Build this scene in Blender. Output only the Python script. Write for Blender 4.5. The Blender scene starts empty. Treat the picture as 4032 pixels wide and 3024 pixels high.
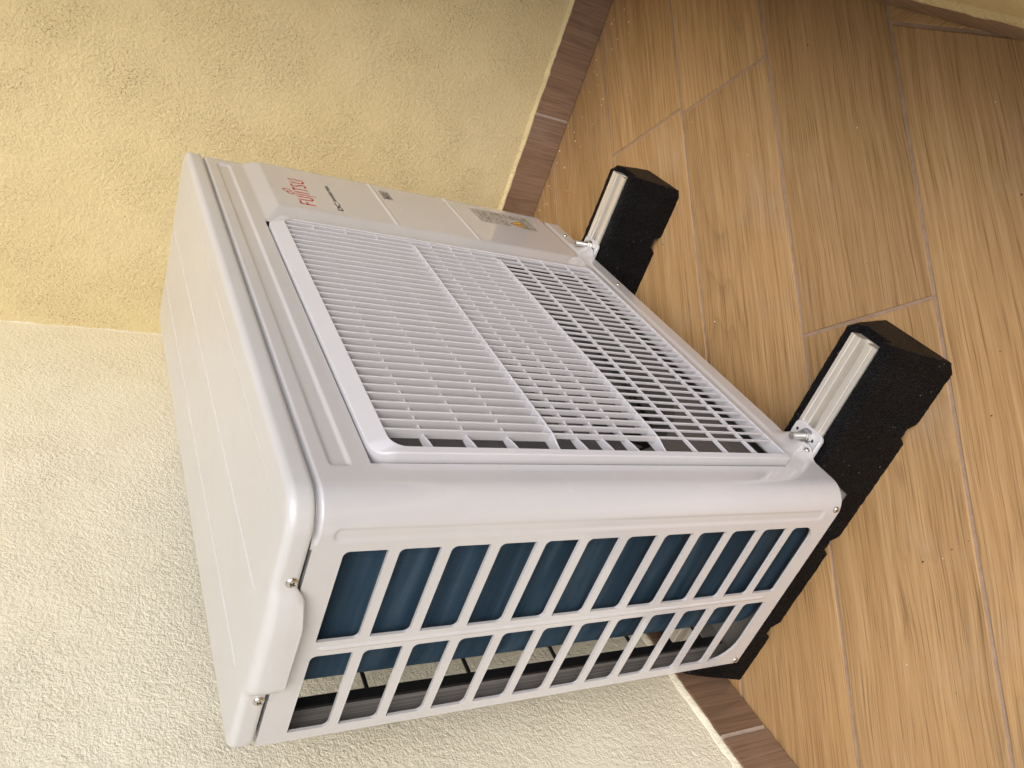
import bpy, bmesh, math, random
from mathutils import Vector, Matrix
random.seed(7)
PI = math.pi
scene = bpy.context.scene
COL = scene.collection

# ------------------------------------------------------------------ camera
cam_data = bpy.data.cameras.new('camera')
cam = bpy.data.objects.new('camera', cam_data)
COL.objects.link(cam)
cam_data.sensor_width = 36.0
cam_data.lens = 3104.62 / 4032 * 36.0
cam_data.clip_start = 0.01
cam_data.clip_end = 2000.0
RX = Vector((-0.40340208930765686, -0.3295101843144583, -0.8536332894008114))
RY = Vector((-0.5536840924197355, 0.8306356136454781, -0.05897798864737694))
RZ = Vector((0.7284920590792541, 0.44885132925792703, -0.5175246893431042))
m = Matrix((RX, -RY, -RZ)).transposed().to_4x4()
m.translation = Vector((-0.43853727, -0.3899084, 0.82009623))
cam.matrix_world = m
scene.camera = cam

# ------------------------------------------------------------------ light
SUN_EL, SUN_AZ = math.radians(46), math.radians(229)      # azimuth: from +Y towards +X
sun_dir = Vector((math.sin(SUN_AZ) * math.cos(SUN_EL), math.cos(SUN_AZ) * math.cos(SUN_EL), math.sin(SUN_EL)))
world = bpy.data.worlds.new('World')
scene.world = world
world.use_nodes = True
wn = world.node_tree.nodes
wl = world.node_tree.links
bg = wn['Background']
sky = wn.new('ShaderNodeTexSky')
sky.sky_type = 'NISHITA'
sky.sun_disc = False
sky.sun_elevation = SUN_EL
sky.sun_rotation = SUN_AZ
sky.air_density = 1.0
sky.dust_density = 3.5
sky.ozone_density = 1.0
wl.new(sky.outputs[0], bg.inputs[0])
bg.inputs[1].default_value = 0.14
sd = bpy.data.lights.new('sun', 'SUN')
sd.energy = 1.15
sd.angle = math.radians(48)
sd.color = (1.0, 0.99, 0.975)
sun = bpy.data.objects.new('sun', sd)
COL.objects.link(sun)
sun.rotation_euler = sun_dir.to_track_quat('Z', 'Y').to_euler()

vs = scene.view_settings
vs.view_transform = 'Standard'
vs.look = 'None'
vs.exposure = 0.56
vs.gamma = 1.0
vs.use_curve_mapping = False
scene.render.engine = 'CYCLES'
scene.cycles.max_bounces = 12
scene.cycles.diffuse_bounces = 8

# ------------------------------------------------------------------ materials
class NT:
    def __init__(s, name):
        s.m = bpy.data.materials.new(name)
        s.m.use_nodes = True
        s.t = s.m.node_tree
        s.b = s.t.nodes['Principled BSDF']
    def n(s, kind, **kw):
        nd = s.t.nodes.new('ShaderNode' + kind)
        for k, v in kw.items():
            if k.startswith('i_'):
                key = k[2:]
                key = int(key) if key.isdigit() else key.replace('_', ' ')
                nd.inputs[key].default_value = v
            else:
                setattr(nd, k, v)
        return nd
    def l(s, a, b):
        s.t.links.new(a, b)
    def set(s, **kw):
        for k, v in kw.items():
            s.b.inputs[k.replace('_', ' ')].default_value = v
    def ramp(s, fac, stops):
        r = s.n('ValToRGB')
        els = r.color_ramp.elements
        while len(els) < len(stops):
            els.new(0.5)
        for e, (p, c) in zip(els, stops):
            e.position = p
            e.color = (c[0], c[1], c[2], 1) if not isinstance(c, (int, float)) else (c, c, c, 1)
        s.l(fac, r.inputs[0])
        return r.outputs[0]
    def noise(s, vec, scale, detail=4, rough=0.55, dist=0.0):
        nd = s.n('TexNoise')
        nd.inputs['Scale'].default_value = scale
        nd.inputs['Detail'].default_value = detail
        nd.inputs['Roughness'].default_value = rough
        nd.inputs['Distortion'].default_value = dist
        s.l(vec, nd.inputs['Vector'])
        return nd.outputs['Fac']
    def coord(s, scale=(1, 1, 1), rot=(0, 0, 0), offs=None, kind='Object'):
        tc = s.n('TexCoord')
        mp = s.n('Mapping')
        mp.inputs['Scale'].default_value = scale
        mp.inputs['Rotation'].default_value = rot
        s.l(tc.outputs[kind], mp.inputs['Vector'])
        if offs is not None:
            s.l(offs, mp.inputs['Location'])
        return mp.outputs[0]
    def math(s, op, a, b=None):
        nd = s.n('Math', operation=op)
        for i, v in enumerate((a, b)):
            if v is None:
                continue
            if isinstance(v, (int, float)):
                nd.inputs[i].default_value = v
            else:
                s.l(v, nd.inputs[i])
        return nd.outputs[0]
    def mix(s, fac, a, b, mode='MIX'):
        nd = s.n('MixRGB', blend_type=mode)
        for i, v in enumerate((fac, a, b)):
            if isinstance(v, (int, float)):
                nd.inputs[i].default_value = v if i == 0 else (v, v, v, 1)
            elif isinstance(v, tuple):
                nd.inputs[i].default_value = (v[0], v[1], v[2], 1)
            else:
                s.l(v, nd.inputs[i])
        return nd.outputs[0]
    def bump(s, h, strength, dist, prev=None):
        nd = s.n('Bump')
        nd.inputs['Strength'].default_value = strength
        nd.inputs['Distance'].default_value = dist
        s.l(h, nd.inputs['Height'])
        if prev is not None:
            s.l(prev, nd.inputs['Normal'])
        return nd.outputs[0]
    def base(s, c):
        s.l(c, s.b.inputs['Base Color'])
    def normal(s, c):
        s.l(c, s.b.inputs['Normal'])

def paint_mat(name, col, rough, peel=0.0002, var=0.03, coat=0.0, specks=False, coat_rough=0.09):
    k = NT(name)
    v = k.coord()
    n1 = k.noise(v, 9, 4)
    lo = tuple(c * (1 - var) for c in col)
    hi = tuple(min(1, c * (1 + var)) for c in col)
    c = k.ramp(n1, [(0.3, lo), (0.7, hi)])
    if specks:
        # dust specks and faint wipe marks
        vo = k.n('TexVoronoi', feature='F1')
        vo.inputs['Scale'].default_value = 34
        k.l(v, vo.inputs['Vector'])
        sc = k.n('SeparateColor')
        k.l(vo.outputs['Color'], sc.inputs[0])
        sp = k.math('MULTIPLY', k.math('GREATER_THAN', sc.outputs[0], 0.93), k.math('LESS_THAN', vo.outputs['Distance'], k.math('MULTIPLY', sc.outputs[1], 0.055)))
        c = k.mix(k.math('MULTIPLY', sp, 0.8), c, (0.10, 0.07, 0.05))
        wipe = k.noise(k.coord((3, 40, 40), (0, 0, 0.5)), 1.0, 5, 0.7)
        c = k.mix(k.ramp(wipe, [(0.60, 0.0), (0.80, 0.16)]), c, (0.80, 0.79, 0.77))
        soil = k.noise(v, 2.3, 6, 0.7)
        c = k.mix(k.ramp(soil, [(0.50, 0.0), (0.80, 0.20)]), c, (0.36, 0.31, 0.25))
    k.base(c)
    r = k.noise(v, 40, 5)
    mr = k.n('MapRange')
    mr.inputs['To Min'].default_value = rough * 0.8
    mr.inputs['To Max'].default_value = rough * 1.25
    k.l(r, mr.inputs['Value'])
    k.l(mr.outputs[0], k.b.inputs['Roughness'])
    k.set(Coat_Weight=coat, Coat_Roughness=coat_rough)
    k.normal(k.bump(k.noise(v, 700, 2), 0.25, peel))
    return k.m

M = {}
M['sheet'] = paint_mat('painted_sheet_metal', (0.505, 0.507, 0.532), 0.24, coat=1.0, specks=True)
M['lid'] = paint_mat('painted_lid', (0.515, 0.522, 0.535), 0.32, coat=0.5, coat_rough=0.30, specks=True)
M['plastic'] = paint_mat('light_grey_plastic', (0.50, 0.50, 0.53), 0.42, peel=0.0003)
M['fan_grey'] = paint_mat('fan_grey_plastic', (0.075, 0.072, 0.078), 0.5)
M['dark_plastic'] = paint_mat('dark_plastic', (0.02, 0.02, 0.022), 0.5)
M['black_wire'] = paint_mat('black_guard', (0.008, 0.008, 0.009), 0.45)
M['inner_steel'] = paint_mat('galvanised_inner_steel', (0.30, 0.28, 0.26), 0.45)
M['shroud'] = paint_mat('shroud_beige', (0.085, 0.078, 0.075), 0.5)
M['pan_steel'] = paint_mat('base_pan_steel', (0.13, 0.125, 0.115), 0.5)
M['red_print'] = paint_mat('red_print', (0.46, 0.016, 0.008), 0.5)
M['black_print'] = paint_mat('black_print', (0.03, 0.028, 0.027), 0.5)
M['grey_print'] = paint_mat('grey_print', (0.02, 0.019, 0.018), 0.5)
M['sticker'] = paint_mat('label_film', (0.42, 0.40, 0.36), 0.4)
M['logo_film'] = paint_mat('logo_film', (0.56, 0.54, 0.53), 0.42)
M['warn_yellow'] = paint_mat('warning_yellow', (0.75, 0.36, 0.03), 0.45)

k = NT('zinc_steel')
v = k.coord()
k.base(k.ramp(k.noise(v, 120, 4), [(0.3, (0.50, 0.50, 0.48)), (0.7, (0.72, 0.72, 0.72))]))
k.set(Metallic=1.0, Roughness=0.28)
M['zinc'] = k.m
k = NT('stainless_screw')
k.set(Base_Color=(0.66, 0.63, 0.6, 1), Metallic=1.0, Roughness=0.2)
M['screw'] = k.m
k = NT('threaded_zinc')
w = k.n('TexWave', wave_type='BANDS', bands_direction='Z')
w.inputs['Scale'].default_value = 260
k.l(k.coord(), w.inputs['Vector'])
k.set(Base_Color=(0.66, 0.66, 0.64, 1), Metallic=1.0, Roughness=0.3)
k.normal(k.bump(w.outputs['Fac'], 0.8, 0.0006))
M['thread'] = k.m

k = NT('extruded_aluminium')
v = k.coord((900, 6, 900))
n1 = k.noise(v, 1, 3)
k.base(k.ramp(n1, [(0.3, (0.66, 0.63, 0.58)), (0.7, (0.80, 0.77, 0.72))]))
k.set(Metallic=0.6, Roughness=0.36)
k.normal(k.bump(n1, 0.2, 0.0003))
M['alu'] = k.m

k = NT('recycled_black_rubber')
v = k.coord()
n1 = k.noise(v, 420, 4, 0.75)
vo = k.n('TexVoronoi', feature='F1')
vo.inputs['Scale'].default_value = 330
k.l(v, vo.inputs['Vector'])
rn = k.n('SeparateColor')
k.l(vo.outputs['Color'], rn.inputs[0])
painted_sparkle = k.math('MULTIPLY', k.math('GREATER_THAN', rn.outputs[0], 0.990), k.math('LESS_THAN', vo.outputs['Distance'], 0.33))  # sparse pale points, painted sparkle on the rubber grains
basec = k.ramp(k.noise(v, 35, 4), [(0.3, (0.003, 0.0032, 0.0045)), (0.7, (0.007, 0.0075, 0.010))])
k.base(k.mix(painted_sparkle, basec, (0.16, 0.16, 0.17)))
k.set(Roughness=0.40, Specular_IOR_Level=0.2)
k.normal(k.bump(vo.outputs['Distance'], 1.0, 0.004, k.bump(n1, 1.0, 0.007)))
M['rubber'] = k.m

k = NT('flange_steel_reflection_streaks')
v = k.coord((420, 420, 1.5))
k.base(k.ramp(k.noise(v, 1, 4, 0.7), [(0.32, (0.22, 0.205, 0.20)), (0.52, (0.48, 0.45, 0.43)), (0.68, (0.75, 0.72, 0.70))]))  # streaks stand in for metal reflections, put into the colour
k.set(Metallic=0.6, Roughness=0.35)
M['flange'] = k.m

k = NT('blue_coil_fins')
v = k.coord()
v2 = k.coord((3, 3, 38))
k.base(k.ramp(k.noise(v2, 1, 4, 0.6, 0.4), [(0.3, (0.020, 0.044, 0.074)), (0.52, (0.045, 0.088, 0.135)), (0.74, (0.095, 0.145, 0.195))]))  # paler level bands are reflections painted into the fin colour
k.set(Metallic=0.3, Roughness=0.36)
M['fin'] = k.m
k = NT('coil_core')
vc = k.coord((3, 3, 38))
k.base(k.ramp(k.noise(vc, 1, 4, 0.6, 0.4), [(0.3, (0.013, 0.029, 0.050)), (0.52, (0.032, 0.062, 0.096)), (0.74, (0.085, 0.125, 0.165))]))  # same painted reflection bands as the fins
k.set(Metallic=0.55, Roughness=0.33)
M['coil_core'] = k.m

def plaster(name, seed, col_lo, col_hi, stain, stretch=(1, 1, 1), dirt=0.8, depth=0.0034):
    k = NT(name)
    tc = k.coord(stretch, (0, 0, 0))
    off = k.n('VectorMath', operation='ADD')
    off.inputs[1].default_value = (seed * 3.17, seed * 1.9, seed * 2.3)
    k.l(tc, off.inputs[0])
    v = off.outputs[0]
    fine = k.noise(v, 360, 5, 0.60, 0.12)
    mid = k.noise(v, 150, 4, 0.55, 0.25)
    big = k.noise(v, 3.2, 4, 0.6)
    patch = k.noise(v, 9, 5, 0.65)
    c = k.ramp(big, [(0.32, col_lo), (0.68, col_hi)])
    # grime held in the pits of the render, in patches
    pits = k.ramp(fine, [(0.34, 1.0), (0.46, 0.0)])
    pm = k.ramp(patch, [(0.45, 0.0), (0.68, 1.0)])
    grime = k.math('MULTIPLY', pits, k.math('MULTIPLY', pm, dirt))
    c = k.mix(grime, c, stain)
    pits2 = k.ramp(fine, [(0.28, 1.0), (0.40, 0.0)])
    c = k.mix(k.math('MULTIPLY', pits2, 0.24), c, stain)
    vo = k.n('TexVoronoi', feature='F1')
    vo.inputs['Scale'].default_value = 26
    k.l(v, vo.inputs['Vector'])
    sc = k.n('SeparateColor')
    k.l(vo.outputs['Color'], sc.inputs[0])
    spot = k.math('MULTIPLY', k.math('GREATER_THAN', sc.outputs[0], 0.955),
                  k.math('LESS_THAN', vo.outputs['Distance'], k.math('MULTIPLY', sc.outputs[1], 0.075)))
    c = k.mix(k.math('MULTIPLY', spot, 0.8), c, (0.13, 0.10, 0.07))
    k.base(c)
    k.set(Roughness=0.88, Specular_IOR_Level=0.25)
    h = k.math('ADD', k.math('MULTIPLY', fine, 0.7), k.math('MULTIPLY', mid, 0.9))
    rough_area = k.ramp(patch, [(0.3, 0.55), (0.7, 1.0)])
    h = k.math('MULTIPLY', h, rough_area)
    k.normal(k.bump(h, 1.0, depth))
    return k.m
M['plaster_back'] = plaster('plaster_cream', 1, (0.825, 0.785, 0.625), (0.875, 0.845, 0.715), (0.42, 0.38, 0.27))
M['plaster_side'] = plaster('plaster_yellow', 4, (0.765, 0.645, 0.365), (0.80, 0.685, 0.415), (0.30, 0.19, 0.085), dirt=0.9, depth=0.0045)
M['plaster_parapet'] = plaster('plaster_parapet', 9, (0.66, 0.52, 0.27), (0.74, 0.62, 0.36), (0.30, 0.22, 0.1))

k = NT('plaster_bead')
v = k.coord()
k.base(k.ramp(k.noise(v, 60, 4), [(0.3, (0.68, 0.60, 0.40)), (0.7, (0.77, 0.70, 0.51))]))
k.set(Roughness=0.8)
k.normal(k.bump(k.noise(v, 240, 5), 1.0, 0.005))
M['bead'] = k.m

def wood_tile(name, dark, mid, light, along='x', gloss=0.42):
    k = NT(name)
    oi = k.n('ObjectInfo')
    ofs = k.n('CombineXYZ')
    k.l(k.math('MULTIPLY', oi.outputs['Random'], 37.0), ofs.inputs[0])
    k.l(k.math('MULTIPLY', oi.outputs['Random'], 11.0), ofs.inputs[1])
    ofs.inputs[2].default_value = 0.3
    tc = k.n('TexCoord')
    add = k.n('VectorMath', operation='ADD')
    k.l(tc.outputs['Object'], add.inputs[0])
    k.l(ofs.outputs[0], add.inputs[1])
    # let the figure wander across the plank
    wob = k.n('TexNoise')
    wob.inputs['Scale'].default_value = 1.0
    wob.inputs['Detail'].default_value = 2.0
    wm = k.n('Mapping')
    wm.inputs['Scale'].default_value = (3.0, 7, 7) if along == 'x' else (7, 7, 3.0)
    k.l(add.outputs[0], wm.inputs['Vector'])
    k.l(wm.outputs[0], wob.inputs['Vector'])
    ws = k.n('VectorMath', operation='MULTIPLY_ADD')
    ws.inputs[1].default_value = (0.0, 0.022, 0.0) if along == 'x' else (0.012, 0.012, 0.0)
    k.l(wob.outputs['Color'], ws.inputs[0])
    k.l(add.outputs[0], ws.inputs[2])
    def mp(sc):
        mnode = k.n('Mapping')
        mnode.inputs['Scale'].default_value = sc
        k.l(ws.outputs[0], mnode.inputs['Vector'])
        return mnode.outputs[0]
    def ax(a, b):
        return (a, b, b) if along == 'x' else (b, b, a)
    broad = k.noise(mp(ax(0.8, 24)), 1.0, 3, 0.5)
    lines_ = k.noise(mp(ax(2.2, 170)), 1.0, 6, 0.72)
    fine = k.noise(mp(ax(9.0, 560)), 1.0, 3, 0.6)
    streak = lines_
    ring = k.noise(mp(ax(1.1, 9)), 1.0, 2, 0.4)
    rings = k.math('FRACT', k.math('MULTIPLY', ring, 20.0))
    rings = k.ramp(rings, [(0.0, 0.0), (0.10, 0.85), (0.5, 1.0), (1.0, 0.35)])
    rmask = k.ramp(k.noise(mp(ax(1.3, 6)), 1.0, 2), [(0.48, 0.0), (0.62, 1.0)])
    f = k.math('ADD', k.math('MULTIPLY', lines_, 0.62), k.math('MULTIPLY', fine, 0.34))
    f = k.math('ADD', f, k.math('MULTIPLY', broad, 0.20))
    c = k.ramp(f, [(0.40, dark), (0.58, mid), (0.78, light)])
    ringc = k.mix(1.0, c, k.mix(rings, tuple(0.62 for _ in range(3)), (1.0, 1.0, 1.0)), 'MULTIPLY')
    c = k.mix(k.math('MULTIPLY', rmask, 0.6), c, ringc)
    blot = k.noise(mp(ax(3, 5)), 1.0, 3)
    c = k.mix(0.4, c, k.ramp(blot, [(0.3, 0.44), (0.7, 0.58)]), 'OVERLAY')
    # knots
    vo = k.n('TexVoronoi', feature='F1')
    vo.inputs['Scale'].default_value = 1.0
    k.l(mp((7, 15, 15) if along == 'x' else (15, 15, 7)), vo.inputs['Vector'])
    sc = k.n('SeparateColor')
    k.l(vo.outputs['Color'], sc.inputs[0])
    kn = k.math('MULTIPLY', k.math('GREATER_THAN', sc.outputs[0], 0.86), k.ramp(vo.outputs['Distance'], [(0.03, 1.0), (0.16, 0.0)]))
    c = k.mix(k.math('MULTIPLY', kn, 0.45), c, tuple(x * 0.6 for x in dark))
    pore = k.ramp(fine, [(0.35, 1.0), (0.44, 0.0)])
    c = k.mix(k.math('MULTIPLY', pore, 0.42), c, tuple(x * 0.55 for x in dark))
    dv = k.n('HueSaturation')
    k.l(c, dv.inputs['Color'])
    mr = k.n('MapRange')
    mr.inputs['To Min'].default_value = 0.90
    mr.inputs['To Max'].default_value = 1.08
    k.l(oi.outputs['Random'], mr.inputs['Value'])
    k.l(mr.outputs[0], dv.inputs['Value'])
    # faint grey dust film
    dust = k.noise(k.coord(), 4.5, 6, 0.7)
    c2 = k.mix(k.ramp(dust, [(0.55, 0.0), (0.85, 0.28)]), dv.outputs[0], (0.42, 0.37, 0.33))
    k.base(c2)
    r = k.n('MapRange')
    r.inputs['To Min'].default_value = gloss - 0.07
    r.inputs['To Max'].default_value = gloss + 0.16
    k.l(dust, r.inputs['Value'])
    k.l(r.outputs[0], k.b.inputs['Roughness'])
    k.normal(k.bump(k.math('ADD', fine, k.math('MULTIPLY', streak, 0.6)), 0.25, 0.0012))
    return k.m
M['floor_tile'] = wood_tile('wood_effect_floor_tile', (0.235, 0.134, 0.055), (0.395, 0.243, 0.108), (0.52, 0.352, 0.188))
M['skirt_tile'] = wood_tile('wood_effect_skirting_tile', (0.145, 0.088, 0.054), (0.24, 0.150, 0.098), (0.33, 0.225, 0.155), along='z', gloss=0.5)
k = NT('grout')
v = k.coord()
k.base(k.ramp(k.noise(v, 60, 5, 0.7), [(0.3, (0.27, 0.185, 0.130)), (0.7, (0.37, 0.27, 0.20))]))
k.set(Roughness=0.85)
k.normal(k.bump(k.noise(v, 500, 4), 0.5, 0.001))
M['grout'] = k.m
k = NT('light_grout')
v = k.coord()
k.base(k.ramp(k.noise(v, 60, 5, 0.7), [(0.3, (0.38, 0.31, 0.26)), (0.7, (0.50, 0.42, 0.36))]))
k.set(Roughness=0.85)
M['grout_light'] = k.m
k = NT('crumb_plaster')
k.set(Base_Color=(0.75, 0.70, 0.6, 1), Roughness=0.8)
M['crumb'] = k.m
k = NT('dirt_speck')
k.set(Base_Color=(0.05, 0.035, 0.025, 1), Roughness=0.8)
M['speck'] = k.m

# ------------------------------------------------------------------ helpers
def empty(name, loc=(0, 0, 0)):
    o = bpy.data.objects.new(name, None)
    o.location = loc
    o.empty_display_size = 0.05
    COL.objects.link(o)
    return o

def link(name, mesh, mat=None, parent=None):
    o = bpy.data.objects.new(name, mesh)
    COL.objects.link(o)
    if mat is not None and not mesh.materials:
        mesh.materials.append(mat)
    if parent is not None:
        o.parent = parent
    return o

def tag(o, label=None, cat=None, group=None, kind=None):
    if label: o['label'] = label
    if cat: o['category'] = cat
    if group: o['group'] = group
    if kind: o['kind'] = kind
    return o

def pydata(name, verts, faces, smooth=False):
    me = bpy.data.meshes.new(name)
    me.from_pydata([tuple(v) for v in verts], [], faces)
    me.update()
    if smooth:
        for p in me.polygons:
            p.use_smooth = True
    return me

def fix_normals(me):
    bm = bmesh.new()
    bm.from_mesh(me)
    bmesh.ops.recalc_face_normals(bm, faces=bm.faces)
    bm.to_mesh(me)
    bm.free()
    return me

def bm_mesh(name, bm, smooth=False):
    me = bpy.data.meshes.new(name)
    bmesh.ops.recalc_face_normals(bm, faces=bm.faces)
    bm.to_mesh(me)
    bm.free()
    if smooth:
        for p in me.polygons:
            p.use_smooth = True
    return me

def box_bm(bm, x0, x1, y0, y1, z0, z1):
    r = bmesh.ops.create_cube(bm, size=1)
    for v in r['verts']:
        v.co = Vector((x0 + (v.co.x + 0.5) * (x1 - x0), y0 + (v.co.y + 0.5) * (y1 - y0), z0 + (v.co.z + 0.5) * (z1 - z0)))
    return r['verts']

def box_mesh(name, x0, x1, y0, y1, z0, z1, bevel=0.0, seg=2):
    bm = bmesh.new()
    box_bm(bm, x0, x1, y0, y1, z0, z1)
    if bevel > 0:
        bmesh.ops.bevel(bm, geom=bm.edges[:] , offset=bevel, segments=seg, affect='EDGES', profile=0.5)
    return bm_mesh(name, bm)

def smooth_angle(o, ang=35):
    for p in o.data.polygons:
        p.use_smooth = True
    try:
        o.data.set_sharp_from_angle(angle=math.radians(ang))
    except Exception:
        pass

def add_mod(o, kind, **kw):
    md = o.modifiers.new(kind.lower(), kind)
    for a, b in kw.items():
        setattr(md, a, b)
    return md

def cyl_bm(bm, cx, cy, z0, z1, r, n=20, r2=None):
    res = bmesh.ops.create_cone(bm, cap_ends=True, segments=n, radius1=r, radius2=r if r2 is None else r2, depth=z1 - z0)
    for v in res['verts']:
        v.co += Vector((cx, cy, (z0 + z1) / 2))
    return res['verts']

def loft(rings, closed=True, cap0=False, cap1=False):
    n = len(rings[0])
    verts = [p for r in rings for p in r]
    faces = []
    for i in range(len(rings) - 1):
        for j in range(n if closed else n - 1):
            a, b = i * n + j, i * n + (j + 1) % n
            faces.append((a, b, b + n, a + n))
    if cap0: faces.append(tuple(range(n - 1, -1, -1)))
    if cap1: faces.append(tuple((len(rings) - 1) * n + j for j in range(n)))
    return verts, faces

def rrect(u0, u1, v0, v1, rs, n=6):
    """rounded rectangle outline; rs = radius at (u0,v0),(u1,v0),(u1,v1),(u0,v1)"""
    if isinstance(rs, (int, float)): rs = (rs,) * 4
    out = []
    cs = [(u0, v0, 180), (u1, v0, 270), (u1, v1, 0), (u0, v1, 90)]
    sg = [(1, 1), (-1, 1), (-1, -1), (1, -1)]
    for (u, v, a0), (su, sv), r in zip(cs, sg, rs):
        cu, cv = u + su * r, v + sv * r
        for i in range(n + 1):
            a = math.radians(a0 + 90 * i / n)
            out.append((cu + r * math.cos(a), cv + r * math.sin(a)))
    return out

def smoothstep(a, b, x):
    if a == b: return 1.0 if x >= b else 0.0
    t = min(1, max(0, (x - a) / (b - a)))
    return t * t * (3 - 2 * t)

# ------------------------------------------------------------------ the setting
ZF = -0.103
def poly_prism(name, pts, z0, z1, mat, parent=None, origin=(0, 0), rot=0.0, bevel=0.0012):
    """vertical prism from a plan polygon, origin and rotation kept in the object"""
    ca, sa = math.cos(-rot), math.sin(-rot)
    loc = [((x - origin[0]) * ca - (y - origin[1]) * sa, (x - origin[0]) * sa + (y - origin[1]) * ca) for x, y in pts]
    bm = bmesh.new()
    bot = [bm.verts.new((x, y, z0 - z1)) for x, y in loc]
    top = [bm.verts.new((x, y, 0)) for x, y in loc]
    f = bm.faces.new(top)
    bm.faces.new(bot[::-1])
    n = len(pts)
    for i in range(n):
        bm.faces.new((bot[i], bot[(i + 1) % n], top[(i + 1) % n], top[i]))
    if bevel > 0:
        es = [e for e in f.edges]
        bmesh.ops.bevel(bm, geom=es, offset=bevel, segments=2, affect='EDGES', profile=0.5)
    o = link(name, bm_mesh(name, bm), mat, parent)
    o.location = (origin[0], origin[1], z1)
    o.rotation_euler = (0, 0, rot)
    return o

# floor: mortar bed seen in the joints, planks laid diagonally on it
floor = link('floor', box_mesh('floor', -3.0, 1.25, -0.75, 0.75, ZF - 0.06, ZF - 0.0014), M['grout'])
tag(floor, kind='structure')
G = 0.0046                      # joint width
R2 = math.sqrt(2)
lines = [-0.645, -0.3775, -0.110, 0.163, 0.425, 0.695, 0.964, 1.232, 1.50, 1.77]
joints = {-0.645: [-1.2, 1.9], -0.3775: [-1.9, 1.95], -0.110: [-2.2, -0.95, 0.326, 1.6], 0.163: [-2.6, -1.45, -0.58, 0.951, 2.2],
          0.425: [-2.5, -1.3, -0.12, 0.966, 2.1], 0.695: [-2.0, -0.6, 0.45, 1.6], 0.964: [-1.6, -0.3, 0.75, 1.8], 1.232: [-1.0, 0.2, 1.3], 1.50: [-0.5, 0.8]}
def clip_poly(poly, a, b, c):
    """keep a*x+b*y<=c"""
    out = []
    for i in range(len(poly)):
        p, q = poly[i], poly[(i + 1) % len(poly)]
        dp, dq = a * p[0] + b * p[1] - c, a * q[0] + b * q[1] - c
        if dp <= 0: out.append(p)
        if (dp < 0 < dq) or (dq < 0 < dp):
            t = dp / (dp - dq)
            out.append((p[0] + t * (q[0] - p[0]), p[1] + t * (q[1] - p[1])))
    return out
def xy(c, d):                   # c = x+y, d = x-y
    return ((c + d) / 2, (c - d) / 2)
for c0, c1 in zip(lines, lines[1:]):
    js = [-4.2] + joints.get(c0, []) + [4.2]
    for d0, d1 in zip(js, js[1:]):
        g = G * R2 / 2
        p = [xy(c0 + g, d0 + g), xy(c1 - g, d0 + g), xy(c1 - g, d1 - g), xy(c0 + g, d1 - g)]
        for a, b, c in ((1, 0, 1.06), (-1, 0, 2.7), (0, 1, 0.47), (0, -1, 0.53)):
            p = clip_poly(p, a, b, c) if p else p
        extra = None
        if p and abs(c0 + 0.3775) < 1e-6 and d0 < 0.6 < d1:
            # cut filler sliver along the parapet
            ax, ay, bx, by = 0.371, -0.482, 0.229, -0.5
            nx, ny = (ay - by), -(ax - bx)
            cc = nx * ax + ny * ay
            L = math.hypot(nx, ny)
            if ny > 0: nx, ny, cc = -nx, -ny, -cc
            extra = clip_poly(p, -nx / L, -ny / L, -cc / L - G / 2)
            p = clip_poly(p, nx / L, ny / L, cc / L - G / 2)
        if p and len(p) >= 3:
            mid = xy((c0 + c1) / 2, (d0 + d1) / 2)
            poly_prism('floor_tile', p, ZF - 0.012, ZF, M['floor_tile'], floor, mid, -PI / 4)
        if extra and len(extra) >= 3:
            poly_prism('floor_tile', extra, ZF - 0.012, ZF, M['floor_tile'], floor, (0.3, -0.5), PI / 4)

# walls
BSL = 0.043                     # the rear wall runs slightly off square
def back_y(x): return 0.411 + BSL * x
WALL_TOP = 2.246
xr = 1.028
def wall_mesh(name, quad, thick_dir):
    """vertical slab from two plan points"""
    (x0, y0), (x1, y1) = quad
    dx, dy = thick_dir
    return [(x0, y0), (x1, y1), (x1 + dx, y1 + dy), (x0 + dx, y0 + dy)]
back = poly_prism('back_wall', wall_mesh('b', ((-3.0, back_y(-3.0)), (xr + 0.02, back_y(xr + 0.02))), (0, 0.2)), ZF - 0.05, WALL_TOP, M['plaster_back'], bevel=0)
tag(back, 'rough cream rendered wall behind the white outdoor unit', 'wall')
side = poly_prism('side_wall', wall_mesh('s', ((xr, 0.60), (xr, -0.9)), (0.2, 0)), ZF - 0.05, WALL_TOP, M['plaster_side'], bevel=0)
tag(side, 'rough yellow rendered wall meeting the cream wall at the corner', 'wall')
par = poly_prism('parapet_wall', wall_mesh('p', ((-3.0, -0.5065), (xr + 0.1, -0.5065)), (0, -0.14)), ZF - 0.05, 0.22, M['plaster_parapet'], bevel=0.01)
added_shade_pier = poly_prism('added_shade_pier', [(0.57, -0.5100), (xr + 0.1, -0.5100), (xr + 0.1, -0.6400), (0.57, -0.6400)], 0.22 - 0.01, 2.246, M['plaster_parapet'], bevel=0.004)  # out of view; added to keep daylight off the right-hand end
added_shade_pier.parent = par
added_shade_pier.matrix_parent_inverse = Matrix.Translation(-par.location)
tag(par, 'low yellow rendered wall across the floor from the unit front', 'wall')

shade_slab = poly_prism('added_shade_slab', [(-3.0, -0.12), (xr + 0.2, -0.12), (xr + 0.2, 0.7), (-3.0, 0.7)], 2.25, 2.45, M['plaster_parapet'], bevel=0.01)  # unseen slab, added only to cut the overhead daylight
tag(shade_slab, kind='structure')

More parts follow.
